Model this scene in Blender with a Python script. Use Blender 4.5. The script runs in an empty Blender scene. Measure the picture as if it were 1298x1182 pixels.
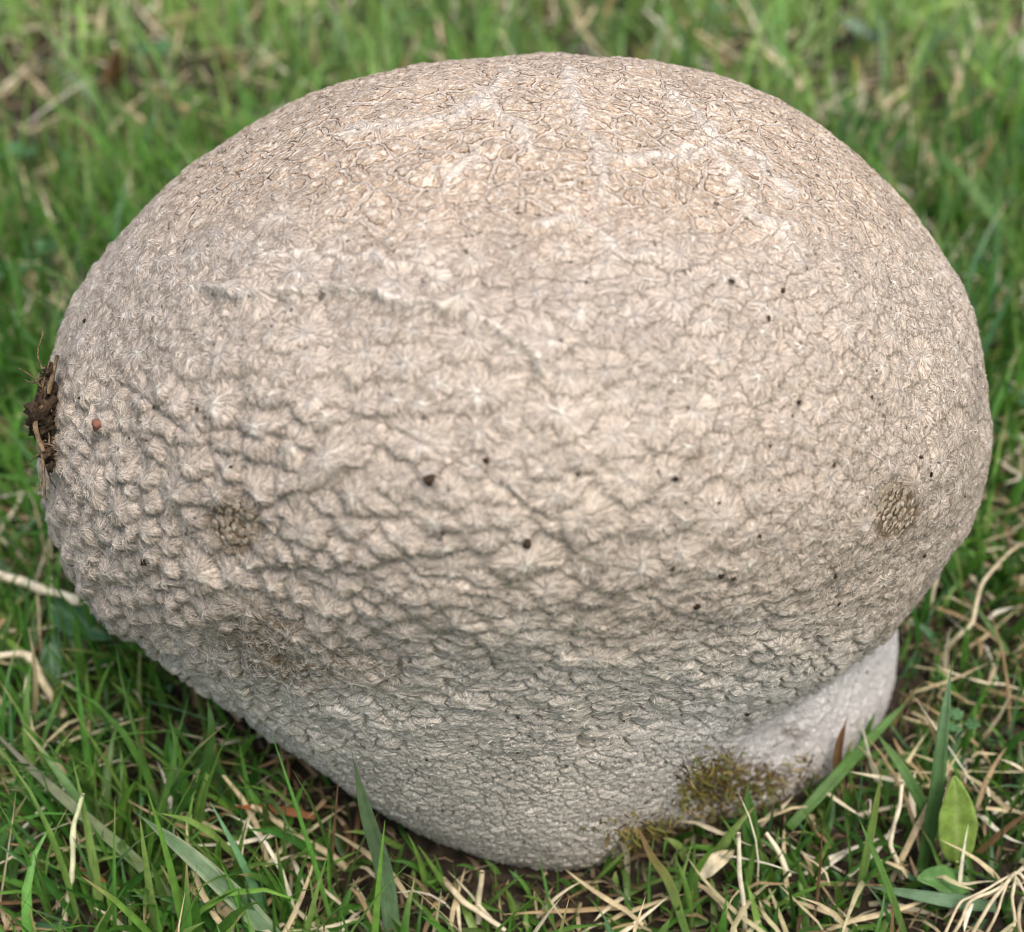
import bpy, math, random
import numpy as np
from mathutils import Vector

random.seed(7)
rng = np.random.default_rng(11)

# ------------------------------------------------------------------ camera
PITCH = math.radians(35.0)
HFOV = math.radians(38.0)
CAM = np.array([0.0, 0.0, 0.225])
PW, PH = 1298.0, 1182.0
FPX = (PW / 2) / math.tan(HFOV / 2)
RV = np.array([1.0, 0, 0])
FV = np.array([0, math.cos(PITCH), -math.sin(PITCH)])
UV = np.array([0, math.sin(PITCH), math.cos(PITCH)])

scene = bpy.context.scene
col = scene.collection
cd = bpy.data.cameras.new("camera")
cam = bpy.data.objects.new("camera", cd)
col.objects.link(cam)
cam.location = CAM
cam.rotation_euler = (math.pi / 2 - PITCH, 0, 0)
cd.sensor_width = 36.0
cd.lens = 18.0 / math.tan(HFOV / 2)
cd.clip_start = 0.01
cd.clip_end = 500
cd.dof.use_dof = True
cd.dof.focus_distance = 0.238
cd.dof.aperture_fstop = (cd.lens / 1000.0) / 0.0030
scene.camera = cam

# ------------------------------------------------------------------ light
SUN_EL, SUN_AZ = math.radians(60), math.radians(155)   # azimuth from +Y towards +X
w = bpy.data.worlds.new("World")
scene.world = w
w.use_nodes = True
nt = w.node_tree
bg = nt.nodes["Background"]
sky = nt.nodes.new("ShaderNodeTexSky")
sky.sky_type = 'NISHITA'
sky.sun_disc = False
sky.sun_elevation = SUN_EL
sky.sun_rotation = SUN_AZ
sky.air_density = 0.9
sky.dust_density = 4.0
sky.ozone_density = 0.6
nt.links.new(sky.outputs[0], bg.inputs[0])
bg.inputs[1].default_value = 0.15
sd = bpy.data.lights.new("sun", 'SUN')
sd.energy = 1.5
sd.angle = math.radians(34)
sd.color = (1.0, 0.94, 0.85)
sun = bpy.data.objects.new("sun", sd)
col.objects.link(sun)
sdir = Vector((math.sin(SUN_AZ) * math.cos(SUN_EL), math.cos(SUN_AZ) * math.cos(SUN_EL), math.sin(SUN_EL)))
sun.rotation_euler = sdir.to_track_quat('Z', 'Y').to_euler()
sun.location = sdir * 3

vs = scene.view_settings
vs.view_transform = 'Standard'
vs.look = 'None'
vs.gamma = 1.0
vs.use_curve_mapping = False
vs.exposure = 0.86
scene.cycles.filter_width = 1.1
scene.cycles.max_bounces = 6
scene.cycles.diffuse_bounces = 3
scene.cycles.glossy_bounces = 2
scene.cycles.transmission_bounces = 3
scene.cycles.transparent_max_bounces = 4

# ------------------------------------------------------------------ helpers
def ray(px, py):
    return FV + RV * ((px - PW / 2) / FPX) + UV * ((PH / 2 - py) / FPX)

def at_z(px, py, z):
    d = ray(px, py)
    return CAM + d * ((z - CAM[2]) / d[2])

def at_t(px, py, t):
    return CAM + ray(px, py) * t

def project(P):
    q = P - CAM
    t = q @ FV
    return (q @ RV) / t * FPX + PW / 2, PH / 2 - (q @ UV) / t * FPX, t

def sstep(a, b, x):
    t = np.clip((np.asarray(x, float) - a) / (b - a), 0, 1)
    return t * t * (3 - 2 * t)

def _hash(i, j, k, s):
    h = (i * 374761393 + j * 668265263 + k * 1274126177 + s * 974634777) & 0x7fffffff
    h = ((h ^ (h >> 13)) * 1103515245) & 0x7fffffff
    h = ((h ^ (h >> 16)) * 69069) & 0x7fffffff
    return (h & 0xffff) / 32767.5 - 1.0

def noise3(P, s=0):
    f = np.floor(P)
    i = f.astype(np.int64)
    u = P - f
    u = u * u * u * (u * (u * 6 - 15) + 10)
    r = 0
    for a in (0, 1):
        wa = u[..., 0] if a else 1 - u[..., 0]
        for b in (0, 1):
            wb = u[..., 1] if b else 1 - u[..., 1]
            for c in (0, 1):
                wc = u[..., 2] if c else 1 - u[..., 2]
                r = r + wa * wb * wc * _hash(i[..., 0] + a, i[..., 1] + b, i[..., 2] + c, s)
    return r

def fbm(P, s=0, o=3):
    r, a = 0, 1.0
    for k in range(o):
        r = r + a * noise3(P * (2.03 ** k) + 17.3 * k, s + k)
        a *= 0.5
    return r

def mesh_np(name, V, faces_list):
    """faces_list: int arrays (n,3) / (n,4)"""
    me = bpy.data.meshes.new(name)
    V = np.asarray(V, np.float32)
    me.vertices.add(len(V))
    me.vertices.foreach_set("co", V.ravel())
    loops = np.concatenate([f.ravel() for f in faces_list]).astype(np.int32)
    sizes = np.concatenate([np.full(len(f), f.shape[1], np.int32) for f in faces_list])
    starts = np.concatenate([[0], np.cumsum(sizes)[:-1]]).astype(np.int32)
    me.loops.add(len(loops))
    me.loops.foreach_set("vertex_index", loops)
    me.polygons.add(len(sizes))
    me.polygons.foreach_set("loop_start", starts)
    me.polygons.foreach_set("loop_total", sizes)
    me.polygons.foreach_set("use_smooth", np.ones(len(sizes), bool))
    me.update(calc_edges=True)
    me.validate()
    return me

def set_col(me, name, C):
    a = me.attributes.new(name, 'FLOAT_COLOR', 'POINT')
    C = np.asarray(C, np.float32)
    if C.shape[1] == 3:
        C = np.hstack([C, np.ones((len(C), 1), np.float32)])
    a.data.foreach_set("color", C.ravel())

def set_vec(me, name, C):
    a = me.attributes.new(name, 'FLOAT_VECTOR', 'POINT')
    a.data.foreach_set("vector", np.asarray(C, np.float32).ravel())

def link(name, me, mat=None, parent=None, label=None, cat=None, group=None, kind=None):
    o = bpy.data.objects.new(name, me)
    col.objects.link(o)
    if mat is not None:
        me.materials.append(mat)
    if parent is not None:
        o.parent = parent
        o.matrix_parent_inverse = parent.matrix_basis.inverted()
    if label: o["label"] = label
    if cat: o["category"] = cat
    if group: o["group"] = group
    if kind: o["kind"] = kind
    return o

def empty(name, loc, label, cat, group=None):
    o = bpy.data.objects.new(name, None)
    col.objects.link(o)
    o.empty_display_size = 0.02
    o.location = loc
    o["label"] = label
    o["category"] = cat
    if group: o["group"] = group
    return o

class NT:
    def __init__(s, name):
        s.m = bpy.data.materials.new(name)
        s.m.use_nodes = True
        s.t = s.m.node_tree
        s.t.nodes.clear()
        s.out = s.n("ShaderNodeOutputMaterial")
    def n(s, typ, **kw):
        nd = s.t.nodes.new(typ)
        for k, v in kw.items():
            setattr(nd, k, v)
        return nd
    def l(s, a, b):
        s.t.links.new(a, b)
    def val(s, inp, v):
        if isinstance(v, bpy.types.NodeSocket):
            s.l(v, inp)
        else:
            inp.default_value = v
    def math(s, op, a, b=0.0, c=None, clamp=False):
        nd = s.n("ShaderNodeMath", operation=op, use_clamp=clamp)
        s.val(nd.inputs[0], a); s.val(nd.inputs[1], b)
        if c is not None: s.val(nd.inputs[2], c)
        return nd.outputs[0]
    def mix(s, f, a, b, mode='MIX'):
        nd = s.n("ShaderNodeMix", data_type='RGBA', blend_type=mode)
        s.val(nd.inputs[0], f); s.val(nd.inputs[6], a); s.val(nd.inputs[7], b)
        return nd.outputs[2]
    def ramp(s, f, lo, hi, a=0.0, b=1.0):
        nd = s.n("ShaderNodeMapRange", interpolation_type='SMOOTHSTEP')
        s.val(nd.inputs[0], f)
        nd.inputs[1].default_value = lo; nd.inputs[2].default_value = hi
        nd.inputs[3].default_value = a; nd.inputs[4].default_value = b
        return nd.outputs[0]
    def noise(s, vec, scale, detail=2, rough=.5):
        nd = s.n("ShaderNodeTexNoise")
        if vec is not None: s.l(vec, nd.inputs["Vector"])
        nd.inputs["Scale"].default_value = scale
        nd.inputs["Detail"].default_value = detail
        nd.inputs["Roughness"].default_value = rough
        return nd
    def vmath(s, op, a, b=None):
        nd = s.n("ShaderNodeVectorMath", operation=op)
        s.val(nd.inputs[0], a)
        if b is not None:
            if op == 'SCALE': s.val(nd.inputs[3], b)
            else: s.val(nd.inputs[1], b)
        return nd.outputs[0]

def C4(r, g, b): return (r, g, b, 1.0)

# ------------------------------------------------------------------ materials
def mat_skin():
    N = NT("puffball_skin")
    tc = N.n("ShaderNodeTexCoord").outputs["Object"]
    tint = N.n("ShaderNodeAttribute", attribute_name="tint").outputs["Color"]
    cv = N.n("ShaderNodeAttribute", attribute_name="cellv").outputs["Vector"]
    mkn = N.n("ShaderNodeAttribute", attribute_name="mask")
    mk = mkn.outputs["Color"]; edge = mkn.outputs["Alpha"]
    sm = N.n("ShaderNodeSeparateColor"); N.l(mk, sm.inputs[0])
    top, peak, stain = sm.outputs[0], sm.outputs[1], sm.outputs[2]
    sx = N.n("ShaderNodeSeparateXYZ"); N.l(cv, sx.inputs[0])
    c0 = N.n("ShaderNodeCombineXYZ"); N.l(sx.outputs[0], c0.inputs[0]); N.l(sx.outputs[1], c0.inputs[1])
    dirn = N.vmath('NORMALIZE', c0.outputs[0])
    ln = N.n("ShaderNodeVectorMath", operation='LENGTH'); N.l(c0.outputs[0], ln.inputs[0])
    rr = ln.outputs["Value"]
    zz = N.n("ShaderNodeCombineXYZ")
    N.l(N.math('MULTIPLY_ADD', sx.outputs[2], 53.0, N.math('MULTIPLY', rr, 1.6)), zz.inputs[2])
    fv = N.vmath('ADD', N.vmath('SCALE', dirn, 8.0), zz.outputs[0])
    fib = N.noise(fv, 1.0, 3, .6).outputs[0]
    fine = N.noise(tc, 2600, 3, .6).outputs[0]
    grain = N.noise(tc, 900, 4, .6).outputs[0]
    # fibre colour variation
    k = N.math('ADD', N.math('MULTIPLY', fib, 0.75), N.math('MULTIPLY', fine, 0.30))
    k = N.ramp(k, 0.37, 0.68, 0.52, 1.28)
    base = N.vmath('SCALE', tint, k)
    pale = N.math('MULTIPLY', peak, N.ramp(fib, .40, .66), clamp=True)
    base = N.mix(pale, base, C4(.74, .70, .63))
    # brown-edged plates on the crown
    ed = N.math('ADD', edge, N.math('MULTIPLY', N.math('SUBTRACT', N.noise(tc, 1500, 3, .6).outputs[0], .5), .42))
    brk = N.ramp(N.noise(tc, 330, 3).outputs[0], .38, .56)
    line = N.math('MULTIPLY', N.math('SUBTRACT', N.ramp(ed, .22, .29), N.ramp(ed, .31, .42)), brk)
    line = N.math('MULTIPLY', line, top, clamp=True)
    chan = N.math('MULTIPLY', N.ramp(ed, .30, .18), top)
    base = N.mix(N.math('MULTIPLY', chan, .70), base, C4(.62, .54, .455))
    inner = N.math('MULTIPLY', N.ramp(ed, .45, .7), top)
    base = N.mix(N.math('MULTIPLY', inner, N.ramp(grain, .50, .60, 0, .60)), base, C4(.74, .68, .58))
    base = N.mix(N.math('MULTIPLY', line, .92), base, C4(.14, .08, .04))
    # brown wool plus painted-in gap shade where the fibres part along the clump margins
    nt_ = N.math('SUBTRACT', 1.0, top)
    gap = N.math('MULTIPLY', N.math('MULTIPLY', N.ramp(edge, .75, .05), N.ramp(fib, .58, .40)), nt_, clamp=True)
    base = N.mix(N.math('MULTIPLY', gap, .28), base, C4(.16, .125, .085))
    # brown dirt stains
    st = N.math('MULTIPLY', stain, N.ramp(grain, .36, .60), clamp=True)
    base = N.mix(st, base, C4(.13, .085, .04))
    dots = N.ramp(N.noise(tc, 700, 1, .4).outputs[0], .712, .75)
    base = N.mix(N.math('MULTIPLY', dots, .75), base, C4(.06, .045, .03))
    h = N.math('ADD', N.math('MULTIPLY', fib, .9), N.math('ADD', N.math('MULTIPLY', fine, .7), N.math('MULTIPLY', grain, .9)))
    h = N.math('SUBTRACT', h, N.math('MULTIPLY', line, .8))
    bu = N.n("ShaderNodeBump"); N.l(h, bu.inputs["Height"])
    bu.inputs["Strength"].default_value = .9
    bu.inputs["Distance"].default_value = .00042
    p = N.n("ShaderNodeBsdfPrincipled")
    N.l(base, p.inputs["Base Color"]); p.inputs["Roughness"].default_value = .92
    p.inputs["Specular IOR Level"].default_value = .15
    N.l(bu.outputs[0], p.inputs["Normal"])
    N.l(p.outputs[0], N.out.inputs[0])
    return N.m

def mat_leaf(name, color=None, trans=.35, rough=.45, vein=0.0, var=.25, spec=.35):
    """thin plant tissue; colour from the 'tint' attribute when color is None"""
    N = NT(name)
    tc = N.n("ShaderNodeTexCoord").outputs["Object"]
    if color is None:
        c = N.n("ShaderNodeAttribute", attribute_name="tint").outputs["Color"]
    else:
        rgb = N.n("ShaderNodeRGB"); rgb.outputs[0].default_value = C4(*color); c = rgb.outputs[0]
    nz = N.noise(tc, 420, 3, .6).outputs[0]
    c = N.vmath('SCALE', c, N.ramp(nz, .25, .75, 1 - var, 1 + var))
    p = N.n("ShaderNodeBsdfPrincipled")
    p.inputs["Roughness"].default_value = rough
    p.inputs["Specular IOR Level"].default_value = spec
    if vein > 0:
        ac = N.n("ShaderNodeAttribute", attribute_name="across").outputs["Vector"]
        s3 = N.n("ShaderNodeSeparateXYZ"); N.l(ac, s3.inputs[0])
        cmb = N.n("ShaderNodeCombineXYZ")
        N.l(N.math('MULTIPLY', s3.outputs[0], 9.0), cmb.inputs[0])
        N.l(N.math('MULTIPLY', s3.outputs[1], .8), cmb.inputs[1])
        v = N.noise(cmb.outputs[0], 1.0, 2, .5).outputs[0]
        c = N.vmath('SCALE', c, N.ramp(v, .3, .7, 1 - vein, 1 + vein))
        bu = N.n("ShaderNodeBump"); N.l(v, bu.inputs["Height"])
        bu.inputs["Strength"].default_value = .6; bu.inputs["Distance"].default_value = .00025
        N.l(bu.outputs[0], p.inputs["Normal"])
    N.l(c, p.inputs["Base Color"])
    if trans > 0:
        tr = N.n("ShaderNodeBsdfTranslucent")
        N.l(N.mix(1.0, c, C4(1.5, 1.45, .7), 'MULTIPLY'), tr.inputs[0])
        mx = N.n("ShaderNodeMixShader"); mx.inputs[0].default_value = trans
        N.l(p.outputs[0], mx.inputs[1]); N.l(tr.outputs[0], mx.inputs[2])
        N.l(mx.outputs[0], N.out.inputs[0])
    else:
        N.l(p.outputs[0], N.out.inputs[0])
    return N.m

def mat_plain(name, a, b, scale, rough=.9, bump=.0003):
    N = NT(name)
    tc = N.n("ShaderNodeTexCoord").outputs["Object"]
    nz = N.noise(tc, scale, 4, .65).outputs[0]
    c = N.mix(N.ramp(nz, .3, .7), C4(*a), C4(*b))
    bu = N.n("ShaderNodeBump"); N.l(nz, bu.inputs["Height"])
    bu.inputs["Distance"].default_value = bump
    p = N.n("ShaderNodeBsdfPrincipled")
    p.inputs["Roughness"].default_value = rough
    p.inputs["Specular IOR Level"].default_value = .2
    N.l(c, p.inputs["Base Color"]); N.l(bu.outputs[0], p.inputs["Normal"])
    N.l(p.outputs[0], N.out.inputs[0])
    return N.m

M_SKIN = mat_skin()
M_FUZZ = mat_leaf("cream_fibre", None, .25, .8, 0, .12, .1)
M_GRASS = mat_leaf("grass_green", None, .38, .42, 0, .22)
M_STRAW = mat_leaf("dry_straw", None, .22, .6, 0, .25, .25)
M_BLADE = mat_leaf("ribbed_blade", None, .32, .40, .22, .15)
M_LEAF = mat_leaf("broad_leaf", None, .32, .42, .0, .25)
M_SOIL = mat_plain("turf_soil", (.012, .009, .006), (.05, .037, .024), 260, .95, .002)
M_DIRT = mat_plain("dark_dirt", (.012, .009, .006), (.07, .045, .025), 900, .9, .0004)
M_ROOT = mat_plain("brown_root", (.05, .032, .018), (.20, .14, .08), 700, .85, .0003)
M_SCAR = mat_plain("scar_scale", (.16, .115, .07), (.42, .36, .28), 1100, .9, .0002)

# ------------------------------------------------------------------ ground
def gz(x, y):
    x = np.asarray(x, float); y = np.asarray(y, float)
    P = np.stack([x * 9, y * 9, np.zeros_like(x)], -1)
    d = np.hypot(x - .02, y - .23)
    a = sstep(.06, .25, d)
    return a * (.006 * noise3(P, 3) + .004 * noise3(P * 2.7, 4))

def build_ground():
    c = np.concatenate([-np.geomspace(150, .62, 22), np.linspace(-.6, 1.0, 110), np.geomspace(1.05, 150, 24)])
    X, Y = np.meshgrid(c, c)
    Z = gz(X, Y) + .0015 * noise3(np.stack([X * 90, Y * 90, X * 0], -1), 8)
    V = np.stack([X, Y, Z], -1).reshape(-1, 3)
    n = len(c)
    I = np.arange(n * n).reshape(n, n)
    F = np.stack([I[:-1, :-1], I[:-1, 1:], I[1:, 1:], I[1:, :-1]], -1).reshape(-1, 4)
    link("ground", mesh_np("ground", V, [F]), M_SOIL, label="dark crumbly soil of the turf showing between the blades", cat="ground", kind="structure")
build_ground()

# ------------------------------------------------------------------ puffball: base shape
OUT_L = [(700, 72), (650, 73), (600, 77), (550, 84), (500, 92), (450, 104), (400, 119), (345, 144), (290, 176), (240, 210), (200, 245),
         (165, 282), (135, 320), (110, 360), (90, 402), (74, 445), (65, 490), (60, 535), (58, 580), (60, 620), (65, 655),
         (75, 690), (90, 725), (108, 755), (130, 780), (165, 803), (200, 826), (262, 876), (330, 926), (400, 974), (462, 1016),
         (540, 1060), (620, 1089), (665, 1099), (700, 1103)]
OUT_R = [(700, 72), (750, 73), (800, 77), (850, 84), (900, 96), (950, 114), (1000, 139), (1050, 173), (1100, 214), (1145, 257), (1180, 298), (1207, 340),
         (1228, 385), (1243, 430), (1251, 480), (1254, 530), (1251, 580), (1242, 625), (1228, 665), (1206, 705), (1172, 752),
         (1132, 795), (1086, 835), (1030, 868), (970, 900), (915, 945), (865, 1000), (815, 1052), (765, 1086), (730, 1098), (700, 1103)]

def dense(pts):
    p = np.array(pts, float)
    p = np.vstack([2 * p[0] - p[1], p, 2 * p[-1] - p[-2]])
    out = []
    for i in range(1, len(p) - 2):
        t = np.linspace(0, 1, 12, endpoint=False)[:, None]
        a, b, c, d = p[i - 1], p[i], p[i + 1], p[i + 2]
        out.append(.5 * (2 * b + (c - a) * t + (2 * a - 5 * b + 4 * c - d) * t ** 2 + (3 * b - a - 3 * c + d) * t ** 3))
    out.append(p[-2][None])
    q = np.vstack(out)
    q[:, 1] = np.maximum.accumulate(q[:, 1])
    return q

YS = np.linspace(72, 1103, 1400)
dl, dr = dense(OUT_L), dense(OUT_R)
XL = np.interp(YS, dl[:, 1], dl[:, 0])
XR = np.interp(YS, dr[:, 1], dr[:, 0])
def smooth1(a, n=15):
    k = np.ones(n) / n
    b = np.convolve(np.pad(a, n // 2, mode='edge'), k, 'valid')
    wgt = np.clip(np.minimum(np.arange(len(a)), np.arange(len(a))[::-1]) / 40.0, 0, 1)
    return a * (1 - wgt) + b * wgt
XL, XR = smooth1(XL), smooth1(XR)

FC = np.array([.036, .239]); FA, FB, FROT = .0500, .0395, math.radians(27)
def g_cap(P):
    X, Y, t = project(P)
    Yc = np.clip(Y, 72.3, 1102.7)
    l = np.interp(Yc, YS, XL); r = np.interp(Yc, YS, XR)
    a = np.maximum((r - l) / 2, 1.0); c = (l + r) / 2
    dc = .268 + .0150 * sstep(560, 1110, Yc)
    b = a * .88 * dc / FPX
    q = np.sqrt(((X - c) / a) ** 2 + ((t - dc) / b) ** 2)
    g = (q - 1) * a * .000142
    return np.where(np.abs(Y - Yc) > 0, np.maximum(g, 0) + np.abs(Y - Yc) * .000142, g)
def g_foot(P):
    x = P[..., 0] - FC[0]; y = P[..., 1] - FC[1]; z = P[..., 2]
    ca, sa = math.cos(FROT), math.sin(FROT)
    u = x * ca + y * sa; v = -x * sa + y * ca
    k = 1.0 - .10 * sstep(.0, .045, z) - .10 * sstep(.004, -.014, z)
    q = np.sqrt((u / (FA * k)) ** 2 + (v / (FB * k)) ** 2)
    g = (q - 1) * FB
    return np.maximum(g, np.maximum(z - .06, -.016 - z))
def smin(a, b, k):
    h = np.clip(.5 + .5 * (b - a) / k, 0, 1)
    return b * (1 - h) + a * h - k * h * (1 - h)
def g_body(P):
    return smin(g_cap(P), g_foot(P), .0085)

P0 = at_t(690, 610, .268)
NR, NC = 352, 470       # solved grid (doubled below)
def solve():
    th = np.linspace(.004, math.pi - .004, NR)
    s = np.linspace(-math.pi, math.pi, NC, endpoint=False)
    ph = s - .45 * np.sin(s)
    T, A = np.meshgrid(th, ph, indexing='ij')
    D = np.stack([np.sin(T) * np.sin(A), -np.sin(T) * np.cos(A), np.cos(T)], -1)   # ph = 0 looks at the camera side
    r = np.full(T.shape, .0)
    lo = np.full(T.shape, .02); hi = np.full(T.shape, .15)
    done = np.zeros(T.shape, bool)
    st = np.linspace(.145, .025, 34)
    for q in st:
        ins = (g_body(P0 + D * q) < 0) & ~done
        lo[ins] = q; hi[ins] = q + (st[0] - st[1])
        done |= ins
    for _ in range(12):
        m = (lo + hi) / 2
        ins = g_body(P0 + D * m[..., None]) < 0
        lo = np.where(ins, m, lo); hi = np.where(ins, hi, m)
    return th, ph, (lo + hi) / 2
th, ph, RAD = solve()

def up_cols(R):
    a = np.roll(R, 1, 1); c = np.roll(R, -1, 1); d = np.roll(R, -2, 1)
    mid = (-a + 9 * R + 9 * c - d) / 16
    o = np.empty((R.shape[0], R.shape[1] * 2)); o[:, 0::2] = R; o[:, 1::2] = mid
    return o
def up_rows(R):
    p = np.pad(R, ((1, 2), (0, 0)), mode='edge')
    mid = (-p[:-3] + 9 * p[1:-2] + 9 * p[2:-1] - p[3:]) / 16
    o = np.empty((R.shape[0] * 2 - 1, R.shape[1])); o[0::2] = R; o[1::2] = mid[:-1]
    return o
RAD = up_rows(up_cols(RAD))
nr, nc = RAD.shape
th = np.linspace(.004, math.pi - .004, nr)
s_ = np.linspace(-math.pi, math.pi, nc, endpoint=False)
ph = s_ - .45 * np.sin(s_)
T, A = np.meshgrid(th, ph, indexing='ij')
DIR = np.stack([np.sin(T) * np.sin(A), -np.sin(T) * np.cos(A), np.cos(T)], -1)
PB = P0 + DIR * RAD[..., None]
def grid_normals(Q):
    du = np.roll(Q, -1, 1) - np.roll(Q, 1, 1)
    dv = np.gradient(Q, axis=0)
    n = np.cross(dv, du)
    n /= np.linalg.norm(n, axis=-1, keepdims=True) + 1e-12
    sgn = np.sign(np.sum(n * DIR, -1).mean())
    return n * sgn
NB = grid_normals(PB)
Vb = PB.reshape(-1, 3); Nb = NB.reshape(-1, 3)
PX, PY, PT = project(Vb)
FRONT = np.sum(Nb * (CAM - Vb), 1) > -.01
footm = (g_foot(Vb) < g_cap(Vb) - .0005)
wf = sstep(.004, -.003, g_foot(Vb) - g_cap(Vb))      # 1 on the foot

# region weights (surface zones of the fungus)
zj = fbm(Vb * 60, 21, 2) * 40
PYj = PY + zj
w_top = sstep(345, 215, PYj - .05 * (PX - 650)) * (1 - wf)
w_low = sstep(730, 850, PYj - .12 * (650 - PX) * (PX < 650)) * (1 - wf)
w_bot = sstep(905, 1000, PYj - .10 * (PX - 700)) * (1 - wf)
w_wart = sstep(470, 600, PYj) * sstep(640, 330, PX + zj) * (1 - w_bot) * (1 - wf)
w_right = sstep(820, 1050, PX) * (1 - w_top) * (1 - w_low) * (1 - wf)

def cellsize(top, low, bot, wart, right, foot):
    R = .0033 * np.ones_like(top)
    R = R + (.0025 - R) * top
    R = R + (.0031 - R) * wart
    R = R + (.0027 - R) * right
    R = R + (.0033 - R) * low
    R = R + (.0016 - R) * bot
    R = R + (.0013 - R) * foot
    return R
Rv = cellsize(w_top, w_low, w_bot, w_wart, w_right, wf)
kv = 1 + .28 * (1 - w_top) + 1.25 * w_low * (1 - w_bot) * (1 - .5 * w_wart) + .8 * w_bot

POLE = np.array([0, .6, .8])
E1 = np.cross(POLE, Nb)
_xa = np.array([1.0, 0, 0]) - Nb * Nb[:, :1]
E1 = np.where(np.linalg.norm(E1, axis=1, keepdims=True) < .2, _xa, E1); E1 /= np.linalg.norm(E1, axis=1, keepdims=True) + 1e-9
E2 = np.cross(Nb, E1)        # pointing up over the surface

warp = np.stack([noise3(Vb * 380, 31), noise3(Vb * 380, 32), noise3(Vb * 380, 33)], -1) * .00085
warp += np.stack([noise3(Vb * 1300, 34), noise3(Vb * 1300, 35), noise3(Vb * 1300, 36)], -1) * .00022
Vw = Vb + warp * (Rv / kv / .0026)[:, None]

area_w = np.sin(T).ravel() * (1 - .45 * np.cos(np.meshgrid(th, s_, indexing='ij')[1])).ravel()
vis = (Vb[:, 2] > -.004) & (FRONT | (rng.random(len(Vb)) < .5))
pw = area_w * vis / Rv ** 2
cand = rng.choice(len(Vb), 18000, replace=True, p=pw / pw.sum())
acc = np.zeros((6500, 3)); accR = np.zeros(6500); seeds = []
na = 0
for i in cand:
    if na >= 6400: break
    r = Rv[i] * (.62 + .95 * random.random() ** 1.5)
    if na:
        d = acc[:na] - Vb[i]
        dx = d @ E1[i]; dy = (d @ E2[i]) * kv[i]; dz = d @ Nb[i]
        if np.min((dx * dx + dy * dy + dz * dz) / (.5 * (accR[:na] + r)) ** 2) < 1.45 ** 2:
            continue
    acc[na] = Vb[i]; accR[na] = r; na += 1
    seeds.append((i, r))
NS = len(seeds)

BIN = .004
keys = np.floor((Vw - Vw.min(0)) / BIN).astype(np.int64)
kmin = Vw.min(0)
kf = (keys[:, 0] * 1000 + keys[:, 1]) * 1000 + keys[:, 2]
order = np.argsort(kf, kind='stable')
ks = kf[order]
uq, st0 = np.unique(ks, return_index=True)
en0 = np.append(st0[1:], len(ks))
table = {int(k): (int(a), int(b)) for k, a, b in zip(uq, st0, en0)}
NVv = len(Vb)
F1 = np.full(NVv, 9.0); F2 = np.full(NVv, 9.0)
CX = np.zeros(NVv); CY = np.zeros(NVv); CID = np.zeros(NVv, np.int32)
for si, (i, r) in enumerate(seeds):
    p = Vb[i]
    rad = 2.1 * r
    a0 = np.floor((p - rad - kmin) / BIN).astype(int); a1 = np.floor((p + rad - kmin) / BIN).astype(int)
    parts = []
    for x in range(a0[0], a1[0] + 1):
        for y in range(a0[1], a1[1] + 1):
            for z in range(a0[2], a1[2] + 1):
                e = table.get((x * 1000 + y) * 1000 + z)
                if e: parts.append(order[e[0]:e[1]])
    if not parts: continue
    ix = np.concatenate(parts)
    d = Vw[ix] - p
    dx = (d @ E1[i]) / r; dy = (d @ E2[i]) / r; dz = (d @ Nb[i]) / r
    q = np.sqrt(dx * dx + (kv[i] * dy) ** 2 + .5 * dz * dz)
    f1 = F1[ix]; f2 = F2[ix]
    near = q < f1
    F2[ix] = np.where(near, f1, np.minimum(f2, q))
    F1[ix] = np.where(near, q, f1)
    jj = ix[near]
    CX[jj] = dx[near]; CY[jj] = dy[near] * kv[i]; CID[jj] = si
far = F1 > 5
F1[far] = 1.0; F2[far] = 1.3
F2 = np.minimum(F2, F1 + 1.5)
srand = rng.random(NS + 1)
sr2 = rng.random(NS + 1)
E = F2 - F1

# amplitude of the relief by zone
Hamp = (.00098 - .00038 * sstep(560, 800, PX)) * (.50 + .50 * sstep(400, 540, PYj))
Hamp += (.00042 - Hamp) * w_top
Hamp += (.0016 - Hamp) * w_wart * (1 - .55 * sstep(170, 75, PX))
Hamp += (.00042 - Hamp) * w_right
Hamp += (.00125 - Hamp) * w_low * (1 - .5 * w_wart)
Hamp += (.00060 - Hamp) * w_bot
Hamp += (.00010 - Hamp) * wf
sz = .7 + .6 * srand[CID]
brk = sstep(-.35, .35, fbm(Vb * 170, 58, 2) + .25 * w_wart + .2 * w_low)
ang = np.arctan2(CY, CX)
fr = noise3(np.stack([np.cos(ang) * 3.4, np.sin(ang) * 3.4, CID * 7.31 + F1], -1), 51)
fringe = (.16 * fr + .14 * noise3(Vb * 900, 59)) * (1 - w_top) * (1 - .9 * w_low)
groove = 1 - (1 - sstep(.0, (.36 + .40 * (1 - w_top)) * (1 - .30 * w_low), E + fringe)) * (.10 + .30 * brk + .50 * np.maximum(w_wart, w_low) * brk + .25 * w_low + .25 * w_top)
dome = np.clip(1 - F1, -.2, 1)
lowside = np.clip(.5 - .55 * CY, 0, 1.2)                    # clumps lean and overhang downhill
shing = .15 + .85 * (1 - w_top)
h = Hamp * sz * groove * (.50 + .40 * dome * (1 - .7 * w_low) + .25 * w_low + shing * .85 * (1 - .45 * w_low) * (lowside - .5))
spike = np.exp(-((CX * 1.2) ** 2 + ((CY + .25) * 2.4) ** 2) / .085)
h += Hamp * (.15 + .38 * sr2[CID]) * spike * groove * (1 - w_top) * (1 - w_bot) * (1 - .7 * w_low)
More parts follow.
